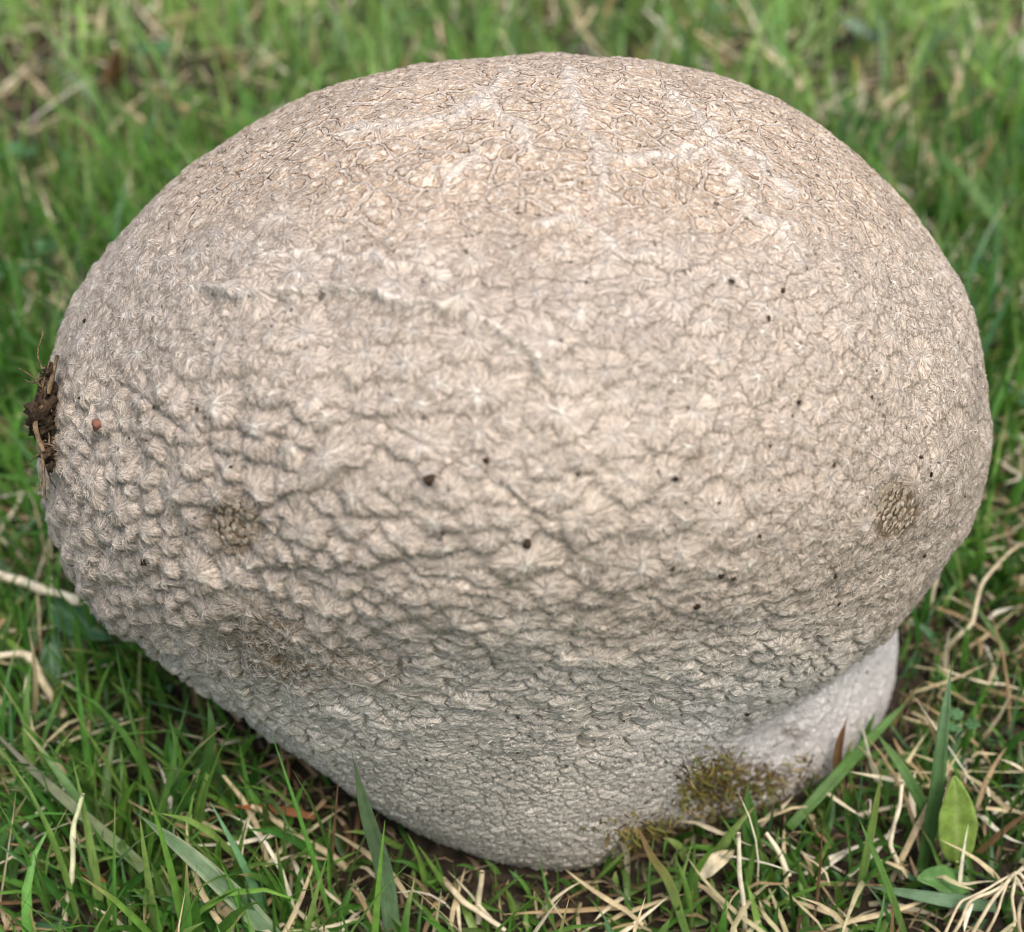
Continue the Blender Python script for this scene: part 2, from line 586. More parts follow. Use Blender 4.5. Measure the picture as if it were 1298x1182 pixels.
# the wool closes over the steps between clumps on the smoother zones
def soften(a, k):
    g = a.reshape(nr, nc)
    for _ in range(k):
        p = np.pad(g, ((1, 1), (0, 0)), mode='edge')
        g = (p[:-2] + 2 * p[1:-1] + p[2:]) / 4
        g = (np.roll(g, 1, 1) + 2 * g + np.roll(g, -1, 1)) / 4
    return g.ravel()
wsoft = np.clip((1 - w_top) * (1 - .85 * w_low) * (1 - .65 * w_wart) * (1 - wf), 0, 1)
h = h + (soften(h, 4) - h) * wsoft
# radial fibre relief
h += .00020 * fr * (1 - .7 * w_top) * (1 - wf) * sstep(.05, .4, F1)
# large lumps and fine grain
h += .00042 * fbm(Vb * 130, 68, 2) * (1 - w_top * .6) * (1 - w_bot) * (1 - wf)
h += .00085 * fbm(Vb * 44, 61, 2) * (1 - .5 * wf)
h += .00012 * fbm(Vb * 900, 64, 2) + .00010 * noise3(Vb * 2200, 66)

# long pale ridges and cracks running over the crown and shoulder
def poly_dist(pl):
    d = np.full(NVv, 1e9)
    for (x0, y0), (x1, y1) in zip(pl[:-1], pl[1:]):
        vx, vy = x1 - x0, y1 - y0
        t = np.clip(((PXw - x0) * vx + (PYw - y0) * vy) / (vx * vx + vy * vy), 0, 1)
        d = np.minimum(d, np.hypot(PXw - x0 - t * vx, (PYw - y0 - t * vy)))
    return d
PXw = PX + fbm(Vb * 260, 71, 2) * 9
PYw = PY + fbm(Vb * 260, 75, 2) * 9
RIDGES = [
    ([(265, 368), (330, 372), (395, 366), (440, 360), (480, 374), (505, 384), (560, 388), (590, 378)], 5, .0011),
    ([(590, 400), (640, 418), (672, 446), (684, 470)], 5, .0009),
    ([(560, 345), (500, 330), (430, 318), (372, 322), (330, 330)], 4, .0004),
    ([(640, 100), (622, 128), (570, 150), (500, 162), (440, 172)], 6, .0004),
    ([(625, 145), (660, 172), (668, 186)], 6, .0004),
    ([(612, 200), (585, 222), (566, 240)], 7, .0004),
    ([(715, 100), (738, 130), (742, 165)], 8, .0004),
    ([(760, 180), (762, 215), (765, 260)], 6, .0004),
    ([(690, 284), (730, 278), (752, 298), (778, 322)], 6, .0006),
    ([(775, 205), (830, 200), (895, 196), (930, 230), (960, 265)], 5, .0005),
    ([(850, 120), (890, 160), (960, 210), (1000, 250)], 6, .0004),
    ([(940, 275), (985, 300), (1010, 330)], 5, .0005),
    ([(905, 340), (950, 365), (985, 400)], 4, .0005),
    ([(720, 358), (790, 330), (850, 322)], 4, .0004),
    ([(1090, 668), (1115, 648), (1135, 620)], 3, .0004),
    ([(1000, 420), (985, 500), (960, 560)], 4, -.0006),
    ([(700, 505), (690, 600), (720, 700), (730, 820)], 5, -.0005),
    ([(430, 520), (520, 560), (610, 600), (700, 660)], 4, -.0007),
    ([(150, 480), (230, 545), (330, 560), (400, 570)], 4, -.0009),
    ([(820, 760), (900, 790), (1010, 800)], 4, -.0006),
    ([(300, 720), (420, 730), (520, 720), (640, 745)], 4, -.0009),
]
ridge = np.zeros(NVv)
for pl, wd, am in RIDGES:
    d = poly_dist(pl)
    g = np.exp(-(d / (wd * (1.3 if am > 0 else 1))) ** 2) * FRONT
    h += am * g * (1.3 if am > 0 else .8)
    if am > 0: ridge = np.maximum(ridge, g)
# second, finer relief on the crown: shallow cracks between plates
# scars: sunken patches
def blob(cx, cy, rx, ry):
    return np.exp(-(((PXw - cx) / rx) ** 2 + ((PYw - cy) / ry) ** 2) ** 1.5) * FRONT
scar1, scar2 = blob(296, 668, 34, 30), blob(1135, 648, 30, 38)
flat = np.clip(scar1 + scar2, 0, 1)
h = h * (1 - .75 * flat) - .0006 * flat

VD = Vb + Nb * h[:, None]

# ------------------------------------------------------------------ pigment, plus some light painted into the lower skin
def lerp(a, b, t): return a + (np.asarray(b) - a) * t[:, None]
tint = np.tile(np.array([.440, .388, .328]), (NVv, 1))
tint = lerp(tint, [.440, .350, .258], w_top)
tint = lerp(tint, [.455, .392, .322], w_right * .6)
tint = lerp(tint, [.490, .465, .405], w_low)  # greyer, paler lower skin; lift against shade and grass bounce painted in
tint = lerp(tint, [.560, .540, .475], w_bot)  # pale skin near the ground, with the same painted lift
wpale = np.clip(wf + .75 * blob(945, 950, 120, 85) * (PX > 700), 0, 1)
tint = lerp(tint, [.740, .725, .690], wpale)
patch = fbm(Vb * 75, 81, 3)
tint *= (1 + .10 * patch)[:, None] * np.array([1.0, .965, .945])
tint = lerp(tint, [.60, .53, .45], np.clip(ridge * .95, 0, 1))
tint = lerp(tint, [.19, .14, .09], .9 * sstep(.25, .7, flat))
tint = lerp(tint, [.64, .60, .54], np.clip(spike * sr2[CID] * .6 * (1 - w_bot) * (1 - wf) * (1 - .5 * w_top), 0, 1))
stain = .75 * blob(395, 835, 110, 34) + .6 * blob(330, 800, 60, 30) + 1.0 * blob(296, 655, 42, 48) + .5 * blob(330, 775, 60, 30) \
    + 1.0 * blob(1135, 648, 32, 40) + .9 * blob(925, 1000, 55, 34) + .9 * blob(985, 990, 60, 22) + .6 * blob(860, 1050, 90, 22) \
    + .55 * blob(882, 580, 40, 16) + .8 * blob(1005, 928, 24, 10) + .75 * blob(925, 985, 36, 28) + .65 * blob(985, 985, 50, 14) + .6 * blob(905, 1010, 30, 40) + .5 * blob(940, 905, 12, 10) + .35 * blob(790, 1085, 120, 18)
stain = np.clip(stain + .10 * w_bot + .05 * w_low, 0, 1)
mask = np.stack([w_top * (1 - .9 * ridge), np.clip(spike * .8 + .35 * np.exp(-(F1 / .5) ** 2), 0, 1) * (1 - w_bot) * (1 - wf) * (1 - .6 * w_top), stain, np.clip(E, 0, 1)], -1)
cellv = np.stack([CX, CY, srand[CID]], -1)

I = np.arange(nr * nc).reshape(nr, nc)
J = np.roll(I, -1, 1)
Fq = np.stack([I[:-1], I[1:], J[1:], J[:-1]], -1).reshape(-1, 4)
keep_v = VD[:, 2] > -.012
ff = footm[Fq].mean(1) > .5
kp = keep_v[Fq].all(1)

puff = empty("puffball_mushroom", (FC[0], FC[1], 0.0),
             "huge tan puffball mushroom with cracked woolly skin leaning out of the turf", "mushroom")
def sub(name, fmask, label=None):
    f = Fq[fmask]
    used = np.unique(f)
    mp = np.full(NVv, -1); mp[used] = np.arange(len(used))
    f = mp[f]
    V = VD[used]
    faces = [f]
    if name == "cap":      # close the tip of the crown
        k = np.arange(nc)
        rim = mp[I[0]]
        V = np.vstack([V, VD[I[0]].mean(0)])
        faces.append(np.stack([rim, np.roll(rim, -1), np.full(nc, len(V) - 1)], -1))
        used = np.append(used, I[0, 0])
    me = mesh_np(name, V, faces)
    set_col(me, "tint", tint[used]); set_col(me, "mask", mask[used]); set_vec(me, "cellv", cellv[used])
    o = link(name, me, M_SKIN, puff)
    if label: o["label"] = label
    return o
cap_o = sub("cap", kp & ~ff)
base_o = sub("stem_base", kp & ff, "smooth white stem base speckled with brown dirt")

# ------------------------------------------------------------------ woolly fibres on the clumps
ND = grid_normals(VD.reshape(nr, nc, 3)).reshape(-1, 3)
def strips(P, W, N, colr):
    """P (n,k,3) centre lines, W (n,k) half widths, N (n,3) face normal -> ribbon arrays"""
    n, k, _ = P.shape
    tan = np.gradient(P, axis=1)
    side = np.cross(tan, N[:, None, :])
    side /= np.linalg.norm(side, axis=-1, keepdims=True) + 1e-12
    V = np.stack([P - side * W[..., None], P + side * W[..., None]], 2).reshape(-1, 3)
    b = (np.arange(n) * k * 2)[:, None] + (np.arange(k - 1) * 2)[None]
    F = np.stack([b, b + 1, b + 3, b + 2], -1).reshape(-1, 4)
    C = np.repeat(colr, k * 2, axis=0)
    return V, F, C

def fuzz():
    wgt = area_w * (FRONT & (VD[:, 2] > .004)) * (.15 + w_wart * .9 + (1 - w_top) * .9) * (1 - w_bot * .8) * (1 - wf * .97) * (PYj > 180)
    wgt = wgt * sstep(.05, .25, F1) * (1 - flat) * (1 - .88 * w_low) * (.35 + .65 * sstep(330, 520, PYj)) * (.75 + .25 * sstep(1000, 700, PX))
    n = 62000
    ix = rng.choice(NVv, n, p=wgt / wgt.sum())
    rad = E1[ix] * CX[ix][:, None] + E2[ix] * CY[ix][:, None]
    rad /= np.linalg.norm(rad, axis=1, keepdims=True) + 1e-9
    rad += rng.normal(0, .42, rad.shape)
    nn = ND[ix]
    rad -= nn * np.sum(rad * nn, 1)[:, None]
    rad /= np.linalg.norm(rad, axis=1, keepdims=True) + 1e-9
    L = rng.uniform(.0007, .0019, n) * (Rv[ix] / .0032)
    s = np.array([0, .5, 1.0])
    P = VD[ix][:, None] - rad[:, None] * (L * .35)[:, None, None] + rad[:, None] * (L[:, None] * s)[..., None]
    lift = np.stack([np.full(n, -.00004), rng.uniform(.00004, .00016, n), rng.uniform(-.00002, .00022, n)], 1)
    P = P + nn[:, None] * lift[..., None]
    W = np.array([.000055, .00005, .000012])[None] * rng.uniform(.7, 1.3, (n, 1))
    c = (tint[ix] * .7 + tint[ix].mean(1, keepdims=True) * .3) * np.where(rng.random((n, 1)) < .22, rng.uniform(.50, .75, (n, 1)), rng.uniform(.95, 1.5, (n, 1)))
    V, F, C = strips(P, W, nn, np.clip(c, 0, .8))
    me = mesh_np("fibre_fuzz", V, [F]); set_col(me, "tint", C)
    link("fibre_fuzz", me, M_FUZZ, puff, kind="stuff")
    # white star tufts on the tips of clumps
    Vs, Fs, Cs, off = [], [], [], 0
    for si, (i, r) in enumerate(seeds):
        if not FRONT[i] or w_low[i] > .35 or wf[i] > .3 or w_top[i] > .75 or flat[i] > .3 or VD[i, 2] < .01: continue
        if srand[si] < .62: continue
        m = 4 + int(8 * sr2[si])
        a = rng.uniform(0, 2 * math.pi, m)
        ctr = VD[i] + Nb[i] * .00018
        d = E1[i] * np.cos(a)[:, None] + E2[i] * np.sin(a)[:, None] * .75
        L = rng.uniform(.25, .75, m) * r * (1 - .3 * w_low[i])
        P = ctr + d[:, None] * (L[:, None] * s)[..., None] - Nb[i] * (np.array([0, .05, .32])[None] * L[:, None])[..., None]
        W = np.array([.00008, .00006, .000012])[None] * rng.uniform(.7, 1.3, (m, 1))
        V, F, C = strips(P, W, np.tile(Nb[i], (m, 1)), np.tile([.70, .66, .60], (m, 1)) * rng.uniform(.8, 1.1, (m, 1)))
        Vs.append(V); Fs.append(F + off); Cs.append(C); off += len(V)
    me = mesh_np("star_tuft", np.vstack(Vs), [np.vstack(Fs)]); set_col(me, "tint", np.vstack(Cs))
    link("star_tuft", me, M_FUZZ, puff, kind="stuff")
fuzz()

# ------------------------------------------------------------------ picking on the fungus surface
fidx = np.where(FRONT & (np.sum(ND * (CAM - VD), 1) > 0))[0]
fx, fy, ft = project(VD[fidx])
def on_skin(px, py):
    d = np.hypot(fx - px, fy - py)
    k = np.argsort(d)[:12]
    i = fidx[k[np.argmin(ft[k] + d[k] * 1e-4)]]
    return i

# cracked scars: a child mesh of small curling plates each
def scar(cx, cy, rx, ry, n):
    V, F = [], []
    cells = []
    for gy in range(-8, 9):
        for gx in range(-8, 9):
            x = (gx + .5 * (gy % 2)) * 7.2 + rng.normal(0, 1.8); y = gy * 5.2 + rng.normal(0, 1.5)
            if (x / rx) ** 2 + (y / ry) ** 2 < 1: cells.append((cx + x, cy + y))
    for px, py in cells:
        i = on_skin(px, py)
        ctr = VD[i] + Nb[i] * .00003
        m = 6; r = rng.uniform(.00055, .00095)
        a0 = rng.uniform(0, 6.28); asp = rng.uniform(.55, .95)
        o = len(V)
        for l in (0, 1):
            for j in range(m):
                t = 2 * math.pi * j / m
                rr = r * rng.uniform(.7, 1.2) * (1 if l == 0 else .85)
                ux, uy = math.cos(t) * rr, math.sin(t) * rr * asp
                ca, sa = math.cos(a0), math.sin(a0)
                V.append(ctr + E1[i] * (ux * ca - uy * sa) + E2[i] * (ux * sa + uy * ca) + Nb[i] * (.00005 * l + rng.uniform(0, .00010)))
        for j in range(m):
            F.append((o + j, o + (j + 1) % m, o + m + (j + 1) % m, o + m + j))
        F.append((o + m, o + m + 1, o + m + 2, o + m + 3)); F.append((o + m + 3, o + m + 4, o + m + 5, o + m))
    me = mesh_np("scar", np.array(V), [np.array(F)])
    o = link("scar", me, M_SCAR, puff)
    return o
scar(296, 668, 30, 26, 85)["label"] = "crusted grey-brown scar of tiny cracked plates"
scar(1135, 648, 24, 34, 80)["label"] = "brown netted scar of tiny cracked plates"

# ------------------------------------------------------------------ tubes / ribbons for single plants
def catmull(pts, n):
    p = np.array(pts, float)
    if len(p) == 2:
        t = np.linspace(0, 1, n)[:, None]
        return p[0] * (1 - t) + p[1] * t
    p = np.vstack([2 * p[0] - p[1], p, 2 * p[-1] - p[-2]])
    m = len(p) - 3
    out = []
    for q in np.linspace(0, m - 1e-6, n):
        i = int(q); t = q - i
        a, b, c, d = p[i:i + 4]
        out.append(.5 * (2 * b + (c - a) * t + (2 * a - 5 * b + 4 * c - d) * t ** 2 + (3 * b - a - 3 * c + d) * t ** 3))
    return np.array(out)

def ribbon_mesh(name, pts, width, c0, c1, fold=.35, tip=1.0, n=22, roll=0.0, base_w=.75, wob=.0, c_edge=None, blunt=False):
    """folded leaf blade from base to tip with thickness; width = full width (m)"""
    P = catmull(pts, n)
    if wob: P = P + np.stack([noise3(P * 150 + 3, 5), noise3(P * 150 + 9, 6), noise3(P * 150, 7)], -1) * wob
    s = np.linspace(0, 1, n)
    tan = np.gradient(P, axis=0); tan /= np.linalg.norm(tan, axis=1, keepdims=True)
    view = CAM * .6 + np.array([0, 0, .25]) - P
    view /= np.linalg.norm(view, axis=1, keepdims=True)
    side = np.cross(tan, view); side /= np.linalg.norm(side, axis=1, keepdims=True)
    nor = np.cross(side, tan)
    cr, sr = math.cos(roll), math.sin(roll)
    side, nor = side * cr + nor * sr, nor * cr - side * sr
    prof = (base_w + (1 - base_w) * sstep(0, .3, s)) * (1 - s ** 3.2 * tip)
    if not blunt: prof = prof * np.clip((1 - s) / .22, 0, 1) ** .6
    hw = width / 2 * np.maximum(prof, .04)
    q = np.array([-1, -.5, 0, .5, 1.0])
    th_ = .00010
    top_, bot_ = [], []
    for j in range(5):
        off = side * (hw * q[j])[:, None] + nor * (hw * fold * (abs(q[j])))[:, None]
        top_.append(P + off + nor * th_ * (1 - .7 * abs(q[j]))); bot_.append(P + off - nor * th_ * (1 - .7 * abs(q[j])))
    V = np.array(top_ + bot_[::-1]).transpose(1, 0, 2)      # n,10,3
    I2 = np.arange(n * 10).reshape(n, 10); J2 = np.roll(I2, -1, 1)
    F = np.stack([I2[:-1], J2[:-1], J2[1:], I2[1:]], -1).reshape(-1, 4)
    me = mesh_np(name, V.reshape(-1, 3), [F, I2[[0, -1]][:, [0, 1, 8, 9]], I2[[0, -1]][:, [1, 2, 7, 8]], I2[[0, -1]][:, [2, 3, 6, 7]], I2[[0, -1]][:, [3, 4, 5, 6]]])
    cc = np.array(c0)[None] * (1 - s)[:, None] + np.array(c1)[None] * s[:, None]
    cc = np.repeat(cc[:, None], 10, 1)
    if c_edge is not None:
        cc[:, [0, 9]] = c_edge; cc[:, [4, 5]] = c_edge
    set_col(me, "tint", cc.reshape(-1, 3))
    qq = np.concatenate([q, q[::-1]])
    ac = np.stack([np.tile(qq, n), np.repeat(s * 6, 10), np.zeros(n * 10)], -1)
    set_vec(me, "across", ac)
    return me

def tube_mesh(name, pts, r0, r1, c0, c1, n=20, m=6, wob=0.0, nodes=()):
    P = catmull(pts, n)
    if wob: P = P + np.stack([noise3(P * 180 + 3, 5), noise3(P * 180 + 9, 6), noise3(P * 180, 7)], -1) * wob
    s = np.linspace(0, 1, n)
    tan = np.gradient(P, axis=0); tan /= np.linalg.norm(tan, axis=1, keepdims=True)
    up = np.array([.31, .2, .93])
    a = np.cross(tan, up); a /= np.linalg.norm(a, axis=1, keepdims=True); b = np.cross(a, tan)
    r = r0 + (r1 - r0) * s
    for q in nodes: r = r * (1 + .5 * np.exp(-((s - q) / .03) ** 2))
    r = r * (1 + .12 * noise3(P * 700, 9))
    t = np.linspace(0, 2 * math.pi, m, endpoint=False)
    V = P[:, None] + (a[:, None] * np.cos(t)[None, :, None] + b[:, None] * np.sin(t)[None, :, None]) * r[:, None, None]
    I2 = np.arange(n * m).reshape(n, m); J2 = np.roll(I2, -1, 1)
    F = np.stack([I2[:-1], J2[:-1], J2[1:], I2[1:]], -1).reshape(-1, 4)
    me = mesh_np(name, V.reshape(-1, 3), [F, I2[[0]], I2[[-1]]] if m == 4 else [F, I2[[0]], I2[[-1]][:, ::-1]])
    cc = np.array(c0)[None] * (1 - s)[:, None] + np.array(c1)[None] * s[:, None]
    set_col(me, "tint", np.repeat(cc, m, 0))
    return me

G1 = (.075, .165, .035); G2 = (.11, .22, .05); GB = (.12, .205, .105); GD = (.04, .10, .02); GY = (.20, .26, .06)
ST = (.55, .46, .29); SP = (.66, .60, .45); BR = (.22, .11, .05); RD = (.36, .11, .035); GR = (.20, .18, .14)

def pts_of(spec):
    return [at_z(px, py, z) for px, py, z in spec]

def blade(label, spec, wpx, c0=G1, c1=G1, mat=None, name="grass_blade", cat="grass blade", group=None, **kw):
    pts = pts_of(spec)
    t = np.mean([(np.array(p) - CAM) @ FV for p in pts])
    me = ribbon_mesh(name, pts, wpx * t / FPX, c0, c1, **kw)
    return link(name, me, mat or M_BLADE, label=label, cat=cat, group=group)

def straw(label, spec, wpx, c0=ST, c1=SP, name="dry_stalk", cat="stalk", group=None, **kw):
    pts = pts_of(spec)
    t = np.mean([(np.array(p) - CAM) @ FV for p in pts])
    r = wpx * t / FPX / 2
    me = tube_mesh(name, pts, r, r * kw.pop('taper', .7), c0, c1, **kw)
    return link(name, me, M_STRAW, label=label, cat=cat, group=group)

# specs run from rooted base to tip: (photo x, photo y, height above soil)
blade("broad blue-green grass blade with pale edge lying across turf under the overhang", [(372, 1215, .004), (300, 1140, .014), (235, 1080, .021), (172, 1030, .022)], 26, GB, (.12, .20, .09), c_edge=(.30, .36, .22), fold=.30)
blade("long blade, grey at its end and green at its root, stretched over soil and straw", [(268, 1200, .003), (185, 1105, .012), (95, 1025, .018), (40, 975, .021), (-30, 905, .022)], 15, (.14, .23, .07), GR, fold=.4)
blade("tall tapering blue-green blade with dark tip standing against the puffball's lower skin", [(500, 1200, .0), (487, 1110, .014), (465, 1035, .031), (446, 955, .046)], 24, GB, (.10, .15, .07), fold=.55, base_w=.9)
blade("slim upright green blade beside the grey-ended long blade", [(190, 1110, .0), (205, 1030, .016), (222, 955, .030), (214, 905, .038)], 9, G1, G2)
blade("dark green blade standing close under the overhang", [(248, 1085, .0), (255, 1010, .013), (268, 930, .028), (262, 880, .034)], 14, GD, G1)
blade("short stiff dark green blade against the mossy brown stain of the stem base", [(956, 1102, .0), (951, 1050, .009), (947, 992, .018)], 24, GD, G1, fold=.6)
blade("tall grey-green blade standing beside the oval leaf", [(1168, 1105, .0), (1186, 1010, .018), (1196, 920, .032), (1207, 838, .042)], 19, G1, GB, fold=.6)
blade("green blade sloping down to the tall grey-green blade beside the oval leaf", [(1188, 1060, .006), (1150, 985, .016), (1108, 925, .021)], 15, G1, G2)
blade("green blade with brown dried tip crossing in front of the bottom of the puffball", [(872, 1190, .0), (848, 1120, .010), (825, 1085, .016), (805, 1040, .022)], 13, G2, BR)
blade("broad bluish blade lying flat across straw below the oval leaf", [(1262, 1150, .005), (1190, 1140, .009), (1100, 1124, .009)], 19, GB, (.11, .2, .1), fold=.2, blunt=True)
blade("long green blade lying along the foot of the white stem base", [(1000, 1050, .004), (1060, 985, .010), (1110, 930, .012), (1160, 880, .016)], 16, G1, G2)
blade("upright yellow-green blade rising before the shaded end of the stem base", [(1085, 1150, .0), (1105, 1050, .016), (1118, 975, .028)], 11, G2, GY)
blade("narrow bright blade springing from straw at the mat's edge under the oval leaf", [(1150, 1195, .0), (1120, 1110, .015), (1085, 1030, .027)], 10, G2, G2)
blade("broad green blade arching diagonally over tufts behind the puffball's shoulder", [(1295, 320, .012), (1255, 270, .024), (1210, 215, .034), (1155, 172, .034)], 15, G1, G2, fold=.25)
blade("withered orange-red blade standing in grass behind the puffball", [(1236, 232, .004), (1248, 200, .013), (1264, 165, .022)], 9, RD, (.45, .28, .13), name="withered_grass")
blade("yellow twisted blade beside the tan pair of stalks behind the puffball", [(1075, 140, .004), (1085, 100, .015), (1085, 66, .024)], 9, GY, (.38, .36, .08), name="yellow_blade")
blade("reddish brown dry blade lying in shadow below the overhang", [(400, 1036, .008), (345, 1026, .010), (290, 1022, .011)], 11, (.24, .10, .04), RD, name="withered_grass", fold=.2)
blade("long pale-green shiny blade slanting through the tufts near the blue-grey rosette", [(1298, 78, .012), (1220, 42, .022), (1160, 20, .030), (1110, -12, .036)], 8, G2, (.24, .34, .12))

straw("pale straw stalk with swollen joint pointing at the puffball's lower flank", [(-20, 725, .012), (45, 745, .015), (104, 762, .018)], 13, SP, SP, nodes=(.55, .95), wob=.0008)
straw("bent pale straw forking down into turf near the dark broad leaf", [(78, 908, .002), (52, 862, .010), (34, 828, .014), (-10, 832, .016)], 12, ST, SP, nodes=(.62,), wob=.0006)
straw("upright tan stalk, thicker of a pair behind the puffball's shoulder", [(1163, 195, .0), (1157, 140, .020), (1147, 55, .045)], 8, ST, (.30, .34, .12), wob=.0006)
straw("upright tan stalk, thinner of a pair behind the puffball's shoulder", [(1138, 155, .0), (1135, 110, .016), (1132, 70, .030)], 6, ST, (.35, .35, .15), wob=.0006)
straw("lone orange-tan stalk rising near the withered orange-red blade", [(1210, 172, .0), (1212, 115, .020), (1207, 70, .036)], 8, (.40, .22, .09), SP, wob=.0006)
straw("straight tan stalk leaning towards the underside of the cap above the stem base", [(1172, 800, .0), (1182, 752, .010), (1192, 716, .018)], 8, ST, SP, wob=.0004)
straw("thin zigzag straw reaching away from the stem base", [(1192, 822, .004), (1232, 790, .010), (1248, 730, .018), (1298, 690, .024)], 6, SP, ST, wob=.001)
straw("tan straw lying in the shade beneath the overhang", [(438, 1100, .004), (380, 1060, .009), (318, 1022, .011)], 11, ST, ST, wob=.0006)
straw("upright whitish straw in front of the stem base", [(945, 1195, .0), (940, 1120, .014), (936, 1056, .024)], 8, SP, SP, wob=.0005)
straw("slanting whitish straw ending below the mossy brown stain", [(1000, 1110, .006), (985, 1080, .010), (972, 1056, .012)], 8, SP, SP, wob=.0003)
straw("wavy bleached straw standing near the foot of the tall grey-green blade", [(1142, 1115, .0), (1132, 1070, .010), (1140, 1020, .018), (1147, 992, .022)], 7, SP, SP, wob=.001)
straw("frayed white stem standing among blades below the long grey-ended blade", [(78, 1180, .002), (90, 1110, .014), (98, 1035, .025), (105, 1005, .029)], 8, SP, (.5, .55, .3), wob=.0008, nodes=(.3, .55))
straw("thin pale straw lying on soil under the front of the puffball", [(560, 1115, .004), (600, 1150, .006), (640, 1180, .004)], 9, ST, SP, wob=.001)
straw("upright cut straw directly below the lowest point of the puffball", [(605, 1170, .0), (609, 1130, .008), (611, 1105, .012)], 9, SP, ST, wob=.0003)
for k in range(6):
    a = k / 8
    straw("curved pale straw in the matted bundle below the oval leaf",
          [(1180 + 22 * k + rng.normal(0, 6), 1205, .003), (1210 + 18 * k + rng.normal(0, 7), 1155 + rng.normal(0, 6), .007 + .003 * rng.random()),
           (1258 + 8 * k + rng.normal(0, 6), 1122 + rng.normal(0, 9), .008 + .004 * rng.random()), (1315, 1090 + 16 * k + rng.normal(0, 14), .008)],
          4 + (k % 3), ST, SP, group="pale straws of the matted bundle", wob=.0012)

# brown curled sheath at the stem base
sh = blade("brown withered leaf sheath curling against the white stem base", [(1068, 1005, .001), (1064, 960, .009), (1074, 908, .019)], 15, (.34, .22, .11), (.22, .11, .05), name="withered_leaf", cat="leaf", fold=.7, roll=.5)
blade("pale papery leaf scrap lying on dark soil by the stem base", [(888, 1108, .004), (908, 1092, .007), (932, 1078, .006)], 24, SP, ST, name="dry_leaf_scrap", cat="leaf scrap", fold=.25, blunt=True, mat=M_STRAW)
blade("tan folded leaf scrap lying below the broad blue-green blade", [(300, 1165, .005), (262, 1140, .008), (234, 1120, .008)], 15, ST, (.4, .28, .16), name="dry_leaf_scrap", cat="leaf scrap", fold=.5, blunt=True, mat=M_STRAW)
blade("rusty leaf scrap curled beside the frayed white stem", [(136, 1128, .006), (118, 1112, .008), (100, 1102, .007)], 13, (.30, .12, .05), (.42, .2, .1), name="rusty_leaf_scrap", cat="leaf scrap", fold=.4, blunt=True)

# oval-leaved plants: leaf with midrib, stalk
def leafmesh(name, base, tip, width, up, c, ce, cup=.15, n=15, m=9):
    base = np.array(base); tip = np.array(tip)
    ax = tip - base; L = np.linalg.norm(ax); ax = ax / L
    sd_ = np.cross(ax, up); sd_ /= np.linalg.norm(sd_); nr_ = np.cross(sd_, ax)
    V, C = [], []
    for a in range(n):
        s = a / (n - 1)
        hw = width / 2 * (math.sin(math.pi * min(1, s * .94 + .05) ** .9) ** .75)
        for b in range(m):
            q = b / (m - 1) * 2 - 1
            bend = -.10 * L * (s - .4) ** 2
            rib = .00025 * math.exp(-(q / .12) ** 2)
            wav = .0003 * math.sin(s * 19 + abs(q) * 5) * abs(q)
            V.append(base + ax * L * s + sd_ * hw * q + nr_ * (bend + cup * hw * q * q + wav - rib))
            f = math.exp(-(q / .10) ** 2) * .6 + .35 * (abs(q) > .95)
            C.append(np.array(c) * (1 - f) + np.array(ce) * f)
    V = np.array(V)
    I2 = np.arange(n * m).reshape(n, m)
    F = np.stack([I2[:-1, :-1], I2[:-1, 1:], I2[1:, 1:], I2[1:, :-1]], -1).reshape(-1, 4)
    V2 = np.vstack([V, V - nr_ * .00018])
    F2 = np.vstack([F, (F + n * m)[:, ::-1]])
    rim = np.concatenate([I2[0, :], I2[1:, -1], I2[-1, :-1][::-1], I2[1:-1, 0][::-1]])
    r2 = np.roll(rim, -1)
    F2 = np.vstack([F2, np.stack([rim, rim + n * m, r2 + n * m, r2], -1)])
    me = mesh_np(name, V2, [F2]); set_col(me, "tint", np.vstack([C, C]))
    return me

def leaf_plant(name, label, root, leaves, cat="plant", c=G1, ce=(.2, .3, .08), group=None):
    e = empty(name, tuple(root), label, cat, group)
    for base, tip, wd, up in leaves:
        link("leaf", leafmesh("leaf", base, tip, wd, np.array(up, float), c, ce), M_LEAF, e)
        mid = (np.array(root) + np.array(base)) / 2 + np.array([0, .001, .002])
        link("leaf_stalk", tube_mesh("leaf_stalk", [root, mid, np.array(base) + (np.array(tip) - np.array(base)) * .04], .0006, .0004, ce, ce, n=8, m=5), M_LEAF, e)
    return e
mm = lambda px, t: px * t / FPX
b0 = at_z(1214, 1096, .006); t0 = at_z(1212, 988, .026)
leaf_plant("oval_leaf_plant", "small plant with one upright oval yellow-green leaf among grass blades", at_z(1212, 1120, .0),
           [(b0, t0, mm(46, .3), (0, -.8, .5))], c=(.20, .30, .06), ce=(.32, .40, .14))
leaf_plant("broad_leaf_plant", "low plant with a dark glossy broad leaf tucked under the puffball's overhanging flank", at_z(118, 880, .0),
           [(at_z(62, 765, .012), at_z(138, 808, .014), mm(46, .32), (-.2, -.6, .8)), (at_z(68, 875, .006), at_z(62, 800, .016), mm(26, .32), (.3, -.8, .4))],
           c=(.05, .13, .045), ce=(.16, .26, .14))
leaf_plant("broad_leaf_plant", "low rosette plant with a blunt green leaf beside the oval leaf's foot", at_z(1215, 1135, .0),
           [(at_z(1230, 1120, .004), at_z(1165, 1112, .010), mm(38, .28), (0, -.3, 1))], c=(.10, .22, .06), ce=(.2, .3, .12))
